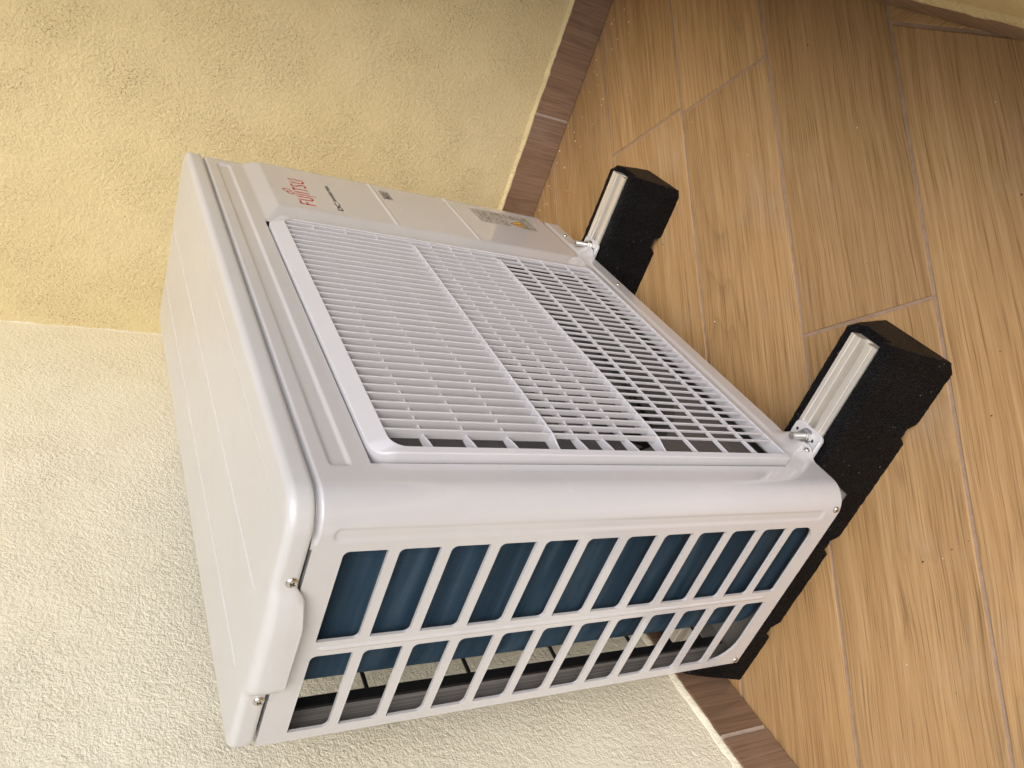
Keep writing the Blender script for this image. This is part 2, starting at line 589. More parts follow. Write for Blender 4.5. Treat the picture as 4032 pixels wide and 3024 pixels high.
def skirting(parent, p0, p1, nrm, cuts, h, thick, zt):
    """skirting tiles between two plan points; cuts = distances of joints from p0"""
    d = Vector((p1[0] - p0[0], p1[1] - p0[1]))
    L = d.length
    d /= L
    n = Vector(nrm).normalized()
    cs = [0.0] + cuts + [L]
    # grout bed showing between the tiles
    e = Vector((p0[0], p0[1])) + d * L
    t2 = thick - 0.0016
    poly = [(p0[0], p0[1]), (e.x, e.y), (e.x + n.x * t2, e.y + n.y * t2), (p0[0] + n.x * t2, p0[1] + n.y * t2)]
    bm = bmesh.new()
    lo = [bm.verts.new((x - parent.location.x, y - parent.location.y, zt - h + 0.001 - parent.location.z)) for x, y in poly]
    hi = [bm.verts.new((x - parent.location.x, y - parent.location.y, zt - 0.0015 - parent.location.z)) for x, y in poly]
    bm.faces.new(lo[::-1]); bm.faces.new(hi)
    for i in range(4):
        bm.faces.new((lo[i], lo[(i + 1) % 4], hi[(i + 1) % 4], hi[i]))
    link('grout_bed', bm_mesh('grout_bed', bm), M['grout_light'], parent)
    for i, (a, b) in enumerate(zip(cs, cs[1:])):
        a2, b2 = a + 0.0025, b - 0.0025
        j = random.uniform(-0.0007, 0.0007)
        bm = bmesh.new()
        box_bm(bm, 0, b2 - a2, -thick - j, 0.003, 0, h)
        bmesh.ops.bevel(bm, geom=bm.edges[:], offset=0.0012, segments=2, affect='EDGES')
        o = link('skirting_tile', bm_mesh('skirting_tile', bm), M['skirt_tile'], parent)
        loc = Vector((p0[0], p0[1])) + d * a2
        ang = math.atan2(d.y, d.x)
        # local -y must point along nrm
        ly = Vector((math.sin(ang), -math.cos(ang)))
        if ly.dot(n) < 0:
            loc = Vector((p0[0], p0[1])) + d * b2
            ang += PI
        o.location = (loc.x - parent.location.x, loc.y - parent.location.y, zt - h - parent.location.z)
        o.rotation_euler = (0, 0, ang)

SK = 0.008
ls = math.sqrt(1 + BSL * BSL)
skirting(back, (-3.0, back_y(-3.0)), (xr - SK, back_y(xr)), (BSL, -1), [0.38, 0.77, 1.16, 1.55, 1.94, 2.33, 2.64, 2.967, 3.35, 3.74], 0.086, SK, -0.014)
skirting(side, (xr, 0.44), (xr, -0.50), (-1, 0), [0.20, 0.582], 0.080, SK, -0.022)
skirting(par, (-3.0, -0.5065), (xr - SK, -0.5065), (0, 1), [0.4, 0.8, 1.2, 1.6, 2.0, 2.4, 2.78, 3.5], 0.095, 0.0065, -0.006)
# ragged render edge turned over the skirting tops
def bead(parent, p0, p1, nrm, z, w, h):
    d = Vector((p1[0] - p0[0], p1[1] - p0[1]))
    L = d.length
    n = Vector(nrm).normalized()
    N = int(L / 0.012)
    rings = []
    for i in range(N + 1):
        c = Vector(p0) + d * (i / N)
        ww = w * random.uniform(0.85, 1.12)
        hh = h * random.uniform(0.85, 1.15)
        prof = [(-0.004, hh), (ww * 0.35, hh * 0.75), (ww * 0.85, hh * 0.2), (ww, 0.0), (ww * 0.9, -0.0025 * random.uniform(0.4, 1.3)), (-0.004, -0.002)]
        rings.append([(c.x + n.x * a - parent.location.x, c.y + n.y * a - parent.location.y, z + b - parent.location.z) for a, b in prof])
    v, f = loft(rings, True, True, True)
    return link('render_edge', fix_normals(pydata('render_edge', v, f, True)), {'back_wall': M['plaster_back'], 'side_wall': M['plaster_side']}.get(parent.name, M['plaster_parapet']), parent)
bead(back, (-3.0, back_y(-3.0)), (xr, back_y(xr)), (BSL, -1), -0.013, 0.0050, 0.010)
bead(side, (xr, 0.455), (xr, -0.50), (-1, 0), -0.021, 0.0080, 0.006)
bead(par, (-3.0, -0.5065), (xr, -0.5065), (0, 1), -0.005, 0.0068, 0.012)

def corner_fillet():
    rnd = random.Random(5)
    rings = []
    z = -0.02
    yc = back_y(xr)
    while z < 2.2:
        a = 0.0008 + 0.0030 * rnd.random() ** 3
        b = 0.0008 + 0.0045 * rnd.random() ** 3
        rings.append([(xr + 0.003, yc - b), (xr - 0.0006, yc - b), (xr - a * 0.35, yc - b * 0.35), (xr - a, yc + 0.0006), (xr - a, yc + 0.004)])
        rings[-1] = [(x - back.location.x, y - back.location.y, z - back.location.z) for x, y in rings[-1]]
        z += rnd.uniform(0.006, 0.018)
    v, f = loft(rings, True, True, True)
    link('corner_render', fix_normals(pydata('corner_render', v, f)), M['plaster_back'], back)
corner_fillet()

# ------------------------------------------------------------------ rubber support blocks
def rubber_block(x_bl, x_br, x_tl, x_tr, y0, y1, ztop, rail_c, rail_y0, rail_y1, rail_top, seed, label):
    rnd = random.Random(seed)
    root = empty('support_block', ((x_bl + x_br) / 2, (y0 + y1) / 2, ZF))
    tag(root, label, 'support block', 'rubber blocks under the unit')
    ox, oy = root.location.x, root.location.y
    # stations along the block; channels cross the underside
    ch = [y0 + 0.098, y0 + 0.283, y0 + 0.447]
    ys = []
    y = y0
    while y < y1 - 0.001:
        ys.append(y)
        y += 0.005
    ys.append(y1)
    rings = []
    for y in ys:
        e = 0.0
        for c in ch:
            e = max(e, (1 - smoothstep(0.009, 0.0145, abs(y - c))))
        zb = ZF + 0.013 * e
        endt = min(y - y0, y1 - y)
        tp = smoothstep(0.0, 0.010, endt)
        inset = (1 - tp) * 0.0085
        prof = []
        zt = ztop - (1 - tp) * 0.004
        L0, L1 = (x_bl + inset, zb), (x_tl + inset, zt - 0.007)
        for i in range(7):
            t = i / 6
            prof.append((L0[0] + (L1[0] - L0[0]) * t, L0[1] + (L1[1] - L0[1]) * t))
        prof += [(x_tl + 0.005 + inset, zt), (rail_c - 0.0195, zt), (rail_c - 0.0195, zt - 0.014), (rail_c + 0.0195, zt - 0.014), (rail_c + 0.0195, zt), (x_tr - 0.005 - inset, zt)]
        for i in range(7):
            t = 1 - i / 6
            prof.append((x_br - inset + (x_tr - x_br) * t, zb + (zt - 0.007 - zb) * t))
        ring = []
        for px, pz in prof:
            jx, jz = rnd.gauss(0, 0.00028), rnd.gauss(0, 0.00025)
            if pz < ZF + 0.0005: jz = 0
            ring.append((px + jx - ox, y + rnd.gauss(0, 0.0002) - oy, pz + jz - ZF))
        rings.append(ring)
    v, f = loft(rings, True, True, True)
    body = link('rubber_body', fix_normals(pydata('rubber_body', v, f, True)), M['rubber'], root)
    smooth_angle(body, 40)
    # aluminium channel let into the top
    w, s, dep = 0.0200, 0.0056, 0.0135
    zt = rail_top
    prof = [(-w, zt - 0.018), (-w, zt), (-w + 0.0050, zt), (-w + 0.0056, zt - 0.0005), (-w + 0.0064, zt - 0.0005), (-w + 0.0070, zt), (-s - 0.0006, zt), (-s, zt - 0.0006),
            (-s + 0.0014, zt - dep), (s - 0.0014, zt - dep), (s, zt - 0.0006), (s + 0.0006, zt), (w - 0.0070, zt), (w - 0.0064, zt - 0.0005), (w - 0.0056, zt - 0.0005), (w - 0.0050, zt), (w, zt), (w, zt - 0.018)]
    rings = [[(rail_c + px - ox, yy - oy, pz - ZF) for px, pz in prof] for yy in (rail_y0, rail_y1)]
    v, f = loft(rings, True, True, True)
    rail = link('rail', fix_normals(pydata('rail', v, f)), M['alu'], root)
    rail['label'] = 'silver aluminium slotted rail'
    # shallow extrusion lines pressed on the flanges
    return root
rubber_block(0.0355, 0.156, 0.0585, 0.133, -0.1635, 0.400, -0.0105, 0.0965, -0.153, 0.372, -0.0078, 3,
             'black rubber block with silver rail under the slatted side end of the unit')
rubber_block(0.6050, 0.720, 0.6240, 0.698, -0.153, 0.407, -0.0105, 0.660, -0.144, 0.380, -0.0078, 5,
             'black rubber block with silver rail at the logo end, nearer the yellow wall')

# ------------------------------------------------------------------ the outdoor unit
unit = empty('outdoor_unit', (0.39, 0.145, -0.0078))
tag(unit, 'white boxy air conditioner outdoor unit standing on two black rubber blocks', 'air conditioner')
UL = unit.location.copy()
def ulink(name, mesh, mat, parent=None):
    """meshes are written in scene coordinates, then moved into the unit's frame"""
    mesh.transform(Matrix.Translation(-UL))
    return link(name, mesh, mat, unit if parent is None else parent)

W, D, H, RC = 0.796, 0.290, 0.652, 0.030
ZS = 0.6295                      # seam under the lid

# wrap-round front sheet
def path(xs):
    """unrolled coordinate along the sheet -> (point, outward normal)"""
    q = RC * PI / 2
    if xs < RC - q:
        y = RC + (RC - q - xs)
        return Vector((0, y)), Vector((-1, 0))
    if xs < RC:
        a = (RC - xs) / RC
        nrm = Vector((-math.sin(a), -math.cos(a)))
        return Vector((RC, RC)) + nrm * RC, nrm
    if xs <= W - RC:
        return Vector((xs, 0)), Vector((0, -1))
    if xs < W - RC + q:
        a = (xs - (W - RC)) / RC
        nrm = Vector((math.sin(a), -math.cos(a)))
        return Vector((W - RC, RC)) + nrm * RC, nrm
    return Vector((W, RC + xs - (W - RC + q))), Vector((1, 0))

def stadium(u, v, u0, u1, v0, v1, r, edge):
    """1 inside a rounded rectangle, falling to 0 over edge"""
    du = max(u0 + r - u, 0, u - (u1 - r))
    dv = max(v0 + r - v, 0, v - (v1 - r))
    d = math.hypot(du, dv) - r
    return 1 - smoothstep(-edge, 0, d)

FEET = (0.0925, 0.6555)
def relief(x, z):
    h = 0.0
    h -= 0.0022 * stadium(x, z, 0.050, 0.752, 0.5925, 0.6125, 0.004, 0.0035)
    # right-hand service panel stands proud
    px = smoothstep(0.562, 0.603, x) if False else min(1, max(0, (x - 0.562) / 0.041))
    pz = min(1, max(0, (0.5735 - z) / 0.0225))
    pb = min(1, max(0, (z - 0.030) / 0.016))
    pr = 1 - smoothstep(W + 0.006, W + 0.012, x)
    h += 0.0075 * min(px, pz, pb) * pr
    # beads across the service panel
    for zz in (0.3755, 0.2385):
        if 0.60 < x < W + 0.004:
            d = abs(z - zz)
            e = smoothstep(0.603, 0.609, x)
            h += (0.0016 * (1 - smoothstep(0.0, 0.0042, d)) ) * e
    # bottom lip
    h += 0.0022 * (1 - smoothstep(0.0225, 0.0275, z)) * smoothstep(0.10, 0.14, x) * (1 - smoothstep(W - 0.010, W, x))
    # flares over the feet
    for fx in FEET:
        u = (x - fx) / 0.032
        if abs(u) < 1:
            h += 0.011 * (1 - smoothstep(0.45, 1.0, abs(u))) * max(0, 1 - z / 0.036) ** 2.2
    # turned-in top edge
    h -= 0.0045 * smoothstep(ZS - 0.006, ZS - 0.001, z) ** 1.5 * smoothstep(RC - qlen - 0.013, RC - qlen, x)
    # pressed channel on the side return
    h -= 0.0013 * stadium(-x, z, 0.0105, 0.0250, 0.024, 0.6135, 0.006, 0.003)
    return h

def spaced(a, b, step):
    n = max(1, int(round((b - a) / step)))
    return [a + (b - a) * i / n for i in range(n)]
qlen = RC * PI / 2
XS0 = RC - qlen - 0.014          # flat side strip up to y = .044
XS1 = W - RC + qlen + (D - RC)
xs = spaced(XS0, RC, 0.0016) + spaced(RC, 0.045, 0.005) + spaced(0.045, 0.060, 0.0025)
xs += spaced(0.060, 0.140, 0.004) + spaced(0.140, 0.558, 0.022) + spaced(0.558, 0.612, 0.0035) + spaced(0.612, 0.700, 0.004)
xs += spaced(0.700, 0.745, 0.005) + spaced(0.745, W - RC + qlen + 0.002, 0.0018) + spaced(W - RC + qlen + 0.002, XS1, 0.03) + [XS1]
zs = spaced(0, 0.052, 0.0022) + spaced(0.052, 0.075, 0.006) + spaced(0.075, 0.230, 0.02) + spaced(0.230, 0.247, 0.0011) + spaced(0.247, 0.367, 0.02)
zs += spaced(0.367, 0.384, 0.0011) + spaced(0.384, 0.546, 0.02) + spaced(0.546, 0.5757, 0.0025) + spaced(0.5757, 0.590, 0.004)
zs += spaced(0.590, 0.6155, 0.0012) + spaced(0.6155, ZS, 0.0010) + [ZS]
HX0, HX1, HZ0, HZ1 = 0.0525, 0.558, 0.058, 0.5757
verts, faces = [], []
for z in zs:
    for x in xs:
        p, n = path(x)
        h = relief(x, z)
        verts.append((p.x + n.x * h, p.y + n.y * h, z))
NX = len(xs)
for i in range(len(zs) - 1):
    for j in range(NX - 1):
        cx, cz = (xs[j] + xs[j + 1]) / 2, (zs[i] + zs[i + 1]) / 2
        if HX0 < cx < HX1 and HZ0 < cz < HZ1: continue
        faces.append((i * NX + j, i * NX + j + 1, (i + 1) * NX + j + 1, (i + 1) * NX + j))
front = ulink('front_panel', pydata('front_panel', verts, faces, True), M['sheet'])
add_mod(front, 'SOLIDIFY', thickness=0.0012, offset=-1.0)
add_mod(front, 'EDGE_SPLIT', split_angle=math.radians(50))

# side panel with two columns of slots
curve = bpy.data.curves.new('slots', 'CURVE')
curve.dimensions = '2D'
curve.fill_mode = 'BOTH'
def spline(pts):
    s = curve.splines.new('POLY')
    s.points.add(len(pts) - 1)
    for pt, (a, b) in zip(s.points, pts):
        pt.co = (a, b, 0, 1)
    s.use_cyclic_u = True
YA, YB, YC, YD = 0.0485, 0.1546, 0.1728, 0.2773
spline([(0.0405, 0.0), (D, 0.0), (D, ZS - 0.002), (0.0405, ZS - 0.002)])
Z1T, SH, SP = 0.6006, 0.0387, 0.0489
for kx, (ya, yb) in enumerate(((YA, YB), (YC, YD))):
    for i in range(12):
        zt = Z1T - i * SP
        zb = zt - SH
        ra = 0.0065
        if i < 11:
            rs = (0.0020, 0.0054, 0.0020, 0.0054)
        else:
            rs = (0.019, 0.004, 0.0020, 0.0054) if kx == 0 else (0.003, 0.0345, 0.0020, 0.0054)
        spline(rrect(ya, yb, zb, zt, rs, 6)[::-1])
tmp = bpy.data.objects.new('tmp', curve)
COL.objects.link(tmp)
bpy.context.view_layer.update()
dg = bpy.context.evaluated_depsgraph_get()
me = bpy.data.meshes.new_from_object(tmp.evaluated_get(dg))
bpy.data.objects.remove(tmp)
# plan (u=y, v=z) -> world x=0 face
for vtx in me.vertices:
    u, vv = vtx.co.x, vtx.co.y
    vtx.co = (0.00003, u, vv)
me.materials.clear()
bm = bmesh.new()
bm.from_mesh(me)
bmesh.ops.remove_doubles(bm, verts=bm.verts, dist=1e-5)
bmesh.ops.recalc_face_normals(bm, faces=bm.faces)
avg = sum((f.normal.x * f.calc_area() for f in bm.faces))
if avg > 0:
    bmesh.ops.reverse_faces(bm, faces=bm.faces)
bm.to_mesh(me)
bm.free()
sidep = ulink('side_panel', me, M['sheet'])
add_mod(sidep, 'SOLIDIFY', thickness=0.0030, offset=-1.0)
ulink('top_flange', box_mesh('top_flange', 0.0045, 0.020, 0.0442, D - 0.002, ZS - 0.0034, ZS - 0.0022), M['sheet'], sidep)
# embossed bead down the middle strip
def bead_strip(name, y, z0, z1, w, h, parent):
    rings = []
    for z, s in ((z0, 0.0), (z0 + 0.004, 0.8), (z0 + 0.008, 1), (z1 - 0.008, 1), (z1 - 0.004, 0.8), (z1, 0.0)):
        rings.append([(0.0004 - (h + 0.0004) * math.sin(PI * i / 8) * s, y + w * math.cos(PI * i / 8) * max(s, 0.3), z) for i in range(9)])
    v, f = loft(rings, False)
    return ulink(name, pydata(name, v, f, True), M['sheet'], parent)
bead_strip('pressed_bead', 0.1637, 0.032, 0.598, 0.0030, 0.0014, sidep)
# rear return of the side sheet
rf = ulink('rear_flange', box_mesh('rear_flange', 0.0045, 0.030, D - 0.0015, D - 0.0003, 0.0, ZS - 0.002), M['flange'])

# lid
def lid_outline(inset, bulge, drop):
    pts = []
    e = 0.0016
    r = max(RC + e - inset, 0.004)
    x0, x1, y0, y1 = -e + inset, W + e - inset, -e + inset, D + 0.004 - inset
    rr = max(0.014 - inset, 0.003)
    # start at left rear going forward
    n = 46
    for i in range(n + 1):
        y = (y1 - rr) + ((y0 + r) - (y1 - rr)) * i / n
        b = (0.55 * smoothstep(0.083, 0.094, y) + 0.45 * smoothstep(0.083, 0.132, y)) * (1 - smoothstep(0.200, 0.212, y))
        pts.append((x0 - bulge * b, y, b))
    for i in range(1, 9):
        a = PI + (PI / 2) * i / 8
        pts.append((x0 + r + r * math.cos(a), y0 + r + r * math.sin(a), 0))
    for i in range(1, 30):
        pts.append((x0 + r + (x1 - x0 - 2 * r) * i / 30, y0, 0))
    for i in range(0, 9):
        a = -PI / 2 + (PI / 2) * i / 8
        pts.append((x1 - r + r * math.cos(a), y0 + r + r * math.sin(a), 0))
    for i in range(1, 12):
        pts.append((x1, y0 + r + (y1 - rr - y0 - r) * i / 12, 0))
    for i in range(0, 7):
        a = (PI / 2) * i / 6
        pts.append((x1 - rr + rr * math.cos(a), y1 - rr + rr * math.sin(a), 0))
    for i in range(1, 30):
        pts.append((x1 - rr + (x0 + rr - x1 + rr) * i / 30, y1, 0))
    for i in range(0, 6):
        a = PI / 2 + (PI / 2) * i / 6
        pts.append((x0 + rr + rr * math.cos(a), y1 - rr + rr * math.sin(a), 0))
    return pts
rings = []
RT = 0.0078
ZL = 0.6318
def lring(inset, z, bulge, low=0.0, lift=0.0):
    return [(x, y, z - low * b + lift * b) for x, y, b in lid_outline(inset, bulge, 0)]
rings.append(lring(0.0030, ZL + 0.0005, 0.0070, 0.0125))
rings.append(lring(0.0008, ZL - 0.0004, 0.0088, 0.0125))
rings.append(lring(0.0, ZL + 0.0006, 0.0095, 0.0120))
rings.append(lring(0.0, ZL + 0.0035, 0.0095, 0.0070))
rings.append(lring(0.0, H - RT, 0.0092, 0.0015))
for i in range(1, 8):
    a = (PI / 2) * i / 7
    bl = 0.0090 * (1 - (i / 7) ** 2 * 0.55)
    rings.append(lring(RT * (1 - math.cos(a)), H - RT + RT * math.sin(a), bl, 0.0016 * (1 - i / 7)))
rings.append(lring(0.016, H + 0.0004, 0.002))
rings.append(lring(0.030, H + 0.0006, 0.0))
v, f = loft(rings, True)
nr = len(rings[0])
f.append(tuple((len(rings) - 1) * nr + j for j in range(nr)))
lid = ulink('lid', fix_normals(pydata('lid', v, f, True)), M['lid'])
smooth_angle(lid, 40)
# pressed ribs on the lid
def lid_rib(x0, x1, y, w, h):
    rings = []
    for x, s in ((x0, 0.05), (x0 + 0.006, 0.8), (x0 + 0.012, 1), (x1 - 0.012, 1), (x1 - 0.006, 0.8), (x1, 0.05)):
        rings.append([(x, y + w * math.cos(PI * i / 8) * max(s, 0.3), H + 0.0004 + h * math.sin(PI * i / 8) * s) for i in range(9)])
    v, f = loft(rings, False)
    o = ulink('pressed_rib', pydata('pressed_rib', v, f, True), M['lid'], lid)
lid_rib(0.030, 0.765, 0.1215, 0.0026, 0.0011)
lid_rib(0.028, 0.770, 0.2140, 0.0022, 0.0011)
lid_rib(0.036, 0.755, 0.0300, 0.0020, 0.0005)

# base pan
bm = bmesh.new()
box_bm(bm, 0.006, W - 0.006, 0.004, D - 0.002, -0.003, 0.0005)
box_bm(bm, 0.0095, W - 0.0065, D - 0.0045, D - 0.0025, 0.0005, 0.030)
ulink('base_pan', bm_mesh('base_pan', bm), M['pan_steel'])
# right end and rear lower sheet
ulink('end_panel', box_mesh('end_panel', W - 0.16, W - 0.0025, D - 0.0016, D - 0.0004, 0.001, ZS - 0.003), M['sheet'])

# coil: L-shaped bank of thin fins
CX, CR, CYR = 0.012, 0.064, 0.262
pathpts = []
y = 0.012
PITCH = 0.0016
while y < CYR - CR:
    pathpts.append(((CX, y), (-1, 0)))
    y += PITCH
a = 0.0
while a < PI / 2:
    pathpts.append(((CX + CR - CR * math.cos(a), CYR - CR + CR * math.sin(a)), (-math.cos(a), math.sin(a))))
    a += PITCH / CR
x = CX + CR
while x < 0.62:
    pathpts.append(((x, CYR), (0, 1)))
    x += PITCH if x < 0.2 else 0.004
coil = empty('coil')
coil.parent = unit
verts, faces = [], []
CZ0, CZ1, CD = 0.012, 0.622, 0.018
for (px, py), (nx, ny) in pathpts:
    b = len(verts)
    tx, ty = -ny, nx
    t = 0.00011
    for s in (-t, t):
        verts += [(px + tx * s, py + ty * s, CZ0), (px - nx * CD + tx * s, py - ny * CD + ty * s, CZ0),
                  (px - nx * CD + tx * s, py - ny * CD + ty * s, CZ1), (px + tx * s, py + ty * s, CZ1)]
    faces += [(b, b + 1, b + 2, b + 3), (b + 4, b + 7, b + 6, b + 5), (b, b + 3, b + 7, b + 4)]
fins = ulink('fins', pydata('fins', verts, faces), M['fin'], coil)
fins['kind'] = 'stuff'
# core sheet behind the fin tips
cv = []
core_path = [p for p in pathpts[::4]]
rings = []
for (px, py), (nx, ny) in core_path:
    rings.append([(px - nx * 0.0008, py - ny * 0.0008, CZ0 + 0.002), (px - nx * 0.0008, py - ny * 0.0008, CZ1 - 0.002),
                  (px - nx * CD, py - ny * CD, CZ1 - 0.002), (px - nx * CD, py - ny * CD, CZ0 + 0.002)])
v, f = loft(rings, True, True, True)
ulink('core', fix_normals(pydata('core', v, f, True)), M['coil_core'], coil)

# rear guard
guard = empty('rear_guard')
guard.parent = unit
ulink('post', box_mesh('post', 0.0285, 0.0410, D - 0.006, D - 0.0018, 0.006, ZS - 0.006, 0.0008), M['black_wire'], guard)
rung = box_mesh('rung', 0.0412, W - 0.165, D - 0.005, D - 0.0022, -0.0022, 0.0022, 0.0006)
for i, z in enumerate((0.508, 0.388, 0.270, 0.151, 0.036, 0.612)):
    if i == 0:
        o = ulink('rung', rung, M['black_wire'], guard)
    else:
        o = link('rung', rung, None, guard)
    o.location.z = z
bar = box_mesh('upright', -0.0018, 0.0018, D - 0.0095, D - 0.0052, 0.006, ZS - 0.006, 0.0006)
for i in range(8):
    if i == 0:
        o = ulink('upright', bar, M['black_wire'], guard)
    else:
        o = link('upright', bar, None, guard)
    o.location.x = 0.135 + i * 0.066

# fan: shroud plate with opening, hub and three blades
FCX, FCZ, FR = 0.315, 0.315, 0.225
fan = empty('fan')
fan.parent = unit
rings = []
for rr, yy in ((0.33, 0.0135), (FR + 0.012, 0.0135), (FR + 0.003, 0.0165), (FR, 0.024), (FR, 0.070)):
    ring = []
    for i in range(64):
        a = 2 * PI * i / 64
        dx, dz = math.cos(a), math.sin(a)
        if rr > 0.3:
            s = 0.256 / max(abs(dx), abs(dz))
            px, pz = FCX + dx * s, FCZ + dz * s
            px = min(max(px, 0.050), 0.575)
            pz = min(max(pz, 0.040), 0.585)
        else:
            px, pz = FCX + dx * rr, FCZ + dz * rr
        ring.append((px, yy, pz))
    rings.append(ring)
v, f = loft(rings, True)
shroud = ulink('shroud', fix_normals(pydata('shroud', v, f, True)), M['shroud'], fan)
smooth_angle(shroud, 40)
bm = bmesh.new()
r = bmesh.ops.create_cone(bm, cap_ends=True, segments=32, radius1=0.058, radius2=0.050, depth=0.05)
for vv in r['verts']:
    vv.co = Vector((FCX + vv.co.x, 0.055 - vv.co.z, FCZ + vv.co.y))
bmesh.ops.bevel(bm, geom=[e for e in bm.edges if e.calc_face_angle(0) > 1.0], offset=0.006, segments=3, affect='EDGES')
ulink('hub', bm_mesh('hub', bm, True), M['dark_plastic'], fan)
def blade(a0):
    rings = []
    for i in range(9):
        rr = 0.05 + (FR - 0.010 - 0.05) * i / 8
        ring = []
        for side_ in (0, 1):
            for j in range(8):
                t = j / 7 if side_ == 0 else 1 - j / 7
                a = a0 + (t - 0.5) * (1.25 + 0.25 * i / 8) + 0.18 * (i / 8) ** 2
                yy = 0.075 - 0.045 * t + (0.0016 if side_ else 0.0)
                ring.append((FCX + rr * math.cos(a), yy, FCZ + rr * math.sin(a)))
        rings.append(ring)
    v, f = loft(rings, True, True, True)
    ulink('blade', fix_normals(pydata('blade', v, f, True)), M['fan_grey'], fan)
for i in range(3): blade(0.6 + i * 2 * PI / 3)

# front grille
grille = empty('front_grille')
grille.parent = unit
GX0, GX1, GZ0, GZ1 = 0.0556, 0.5615, 0.0515, 0.5735
def gring(x0, x1, z0, z1, rs, yf):
    return [(u, yf(u, w), w) for u, w in rrect(x0, x1, z0, z1, rs, 7)]
YF = -0.0112
def y_outer(u, w):              # the top edge starts lower than the sides and slopes forward
    t = smoothstep(GZ1 - 0.020, GZ1 - 0.004, w)
    return (-0.0098) * (1 - t) + (-0.0040) * t
rs_o = (0.008, 0.010, 0.022, 0.022)
rings = [gring(GX0, GX1, GZ0, GZ1, rs_o, lambda u, w: 0.010),
         gring(GX0, GX1, GZ0, GZ1, rs_o, lambda u, w: y_outer(u, w) + 0.0012),
         gring(GX0 + 0.0008, GX1 - 0.0008, GZ0 + 0.0008, GZ1 - 0.0008, rs_o, y_outer),
         gring(GX0 + 0.0068, GX1 - 0.0120, GZ0 + 0.0078, GZ1 - 0.0168, (0.005, 0.005, 0.015, 0.015), lambda u, w: YF),
         gring(GX0 + 0.0076, GX1 - 0.0128, GZ0 + 0.0086, GZ1 - 0.0176, (0.005, 0.005, 0.015, 0.015), lambda u, w: YF + 0.001),
         gring(GX0 + 0.0078, GX1 - 0.0130, GZ0 + 0.0088, GZ1 - 0.0178, (0.005, 0.005, 0.015, 0.015), lambda u, w: 0.0035)]
v, f = loft(rings, True)
fr = ulink('frame', fix_normals(pydata('frame', v, f, True)), M['plastic'], grille)
smooth_angle(fr, 28)
IX0, IX1, IZ0, IZ1 = GX0 + 0.0077, GX1 - 0.0129, GZ0 + 0.0087, GZ1 - 0.0177
ZD = (0.3775, 0.2395)
# vertical slats: deep at the top, shallower below each divider
def slat_mesh():
    t0, t1 = 0.00105, 0.00080
    yf = YF + 0.0004
    sect = [(IZ0 - 0.001, 0.0030), (ZD[1] - 0.0004, 0.0030), (ZD[1] + 0.0004, 0.0064), (ZD[0] - 0.0004, 0.0064), (ZD[0] + 0.0004, 0.0102), (IZ1 + 0.001, 0.0102)]
    rings = []
    for z, dep in sect:
        rings.append([(-t0, yf + 0.0006, z), (-t0 * 0.5, yf, z), (t0 * 0.5, yf, z), (t0, yf + 0.0006, z), (t1, yf + dep, z), (-t1, yf + dep, z)])
    v, f = loft(rings, True, True, True)
    return fix_normals(pydata('slat', v, f))
sm = slat_mesh()
NS = 33
for i in range(NS):
    if i == 0:
        o = ulink('slat', sm, M['plastic'], grille)
    else:
        o = link('slat', sm, None, grille)
    o.location.x = 0.0892 + 0.01415 * i
# horizontal dividers, their ends curving back into the frame
def bar_mesh(name, z, th, yfront, yback, endback):
    N = 40
    rings = []
    for i in range(N + 1):
        x = IX0 - 0.001 + (IX1 - IX0 + 0.002) * i / N
        e = min(x - IX0, IX1 - x)
        yf = yfront + endback * (1 - smoothstep(0.0, 0.028, e))
        rings.append([(x, yf, z - th * 0.4), (x, yf, z + th * 0.4), (x, yf + 0.0006, z + th), (x, yback, z + th * 0.9), (x, yback, z - th * 0.9), (x, yf + 0.0006, z - th)])
    v, f = loft(rings, True, True, True)
    return fix_normals(pydata(name, v, f))
for z in ZD:
    ulink('divider', bar_mesh('divider', z, 0.0011, YF - 0.0006, 0.0030, 0.006), M['plastic'], grille)
for z in (0.517, 0.4725, 0.428):
    ulink('crossbar', bar_mesh('crossbar', z, 0.0009, YF + 0.0056, 0.0020, -0.0044), M['plastic'], grille)
for z in (0.3465, 0.314, 0.281):
    ulink('crossbar', bar_mesh('crossbar', z, 0.0009, YF + 0.0042, 0.0010, -0.0032), M['plastic'], grille)
for z in (0.199, 0.153, 0.1065):
    ulink('crossbar', bar_mesh('crossbar', z, 0.0009, YF + 0.0008, -0.0060, 0.0), M['plastic'], grille)

# ------------------------------------------------------------------ printing on the service panel
PY = -0.00752                    # face of the proud panel
def stroke_mesh(name, strokes, y):
    """flat ribbons in the x-z plane; strokes = list of (points, width or (w0,w1))"""
    verts, faces = [], []
    for pts, wd in strokes:
        n = len(pts)
        b = len(verts)
        for i, (px, pz) in enumerate(pts):
            a = pts[max(0, i - 1)]
            c = pts[min(n - 1, i + 1)]
            dx, dz = c[0] - a[0], c[1] - a[1]
            L = math.hypot(dx, dz) or 1
            w = wd if isinstance(wd, (int, float)) else wd[0] + (wd[1] - wd[0]) * i / (n - 1)
            nx, nz = -dz / L * w / 2, dx / L * w / 2
            verts += [(px + nx, y, pz + nz), (px - nx, y, pz - nz)]
        for i in range(n - 1):
            faces.append((b + 2 * i, b + 2 * i + 1, b + 2 * i + 3, b + 2 * i + 2))
    return pydata(name, verts, faces)
def arc(cx, cz, rx, rz, a0, a1, n=12):
    return [(cx + rx * math.cos(math.radians(a0 + (a1 - a0) * i / n)), cz + rz * math.sin(math.radians(a0 + (a1 - a0) * i / n))) for i in range(n + 1)]
film = rrect(0.611, 0.726, 0.480, 0.547, 0.002, 3)
ulink('logo_film', pydata('logo_film', [(u, PY - 0.00012, w) for u, w in film], [tuple(range(len(film)))]), M['sheet'])
B, T = 0.494, 0.5165
wS = 0.0028
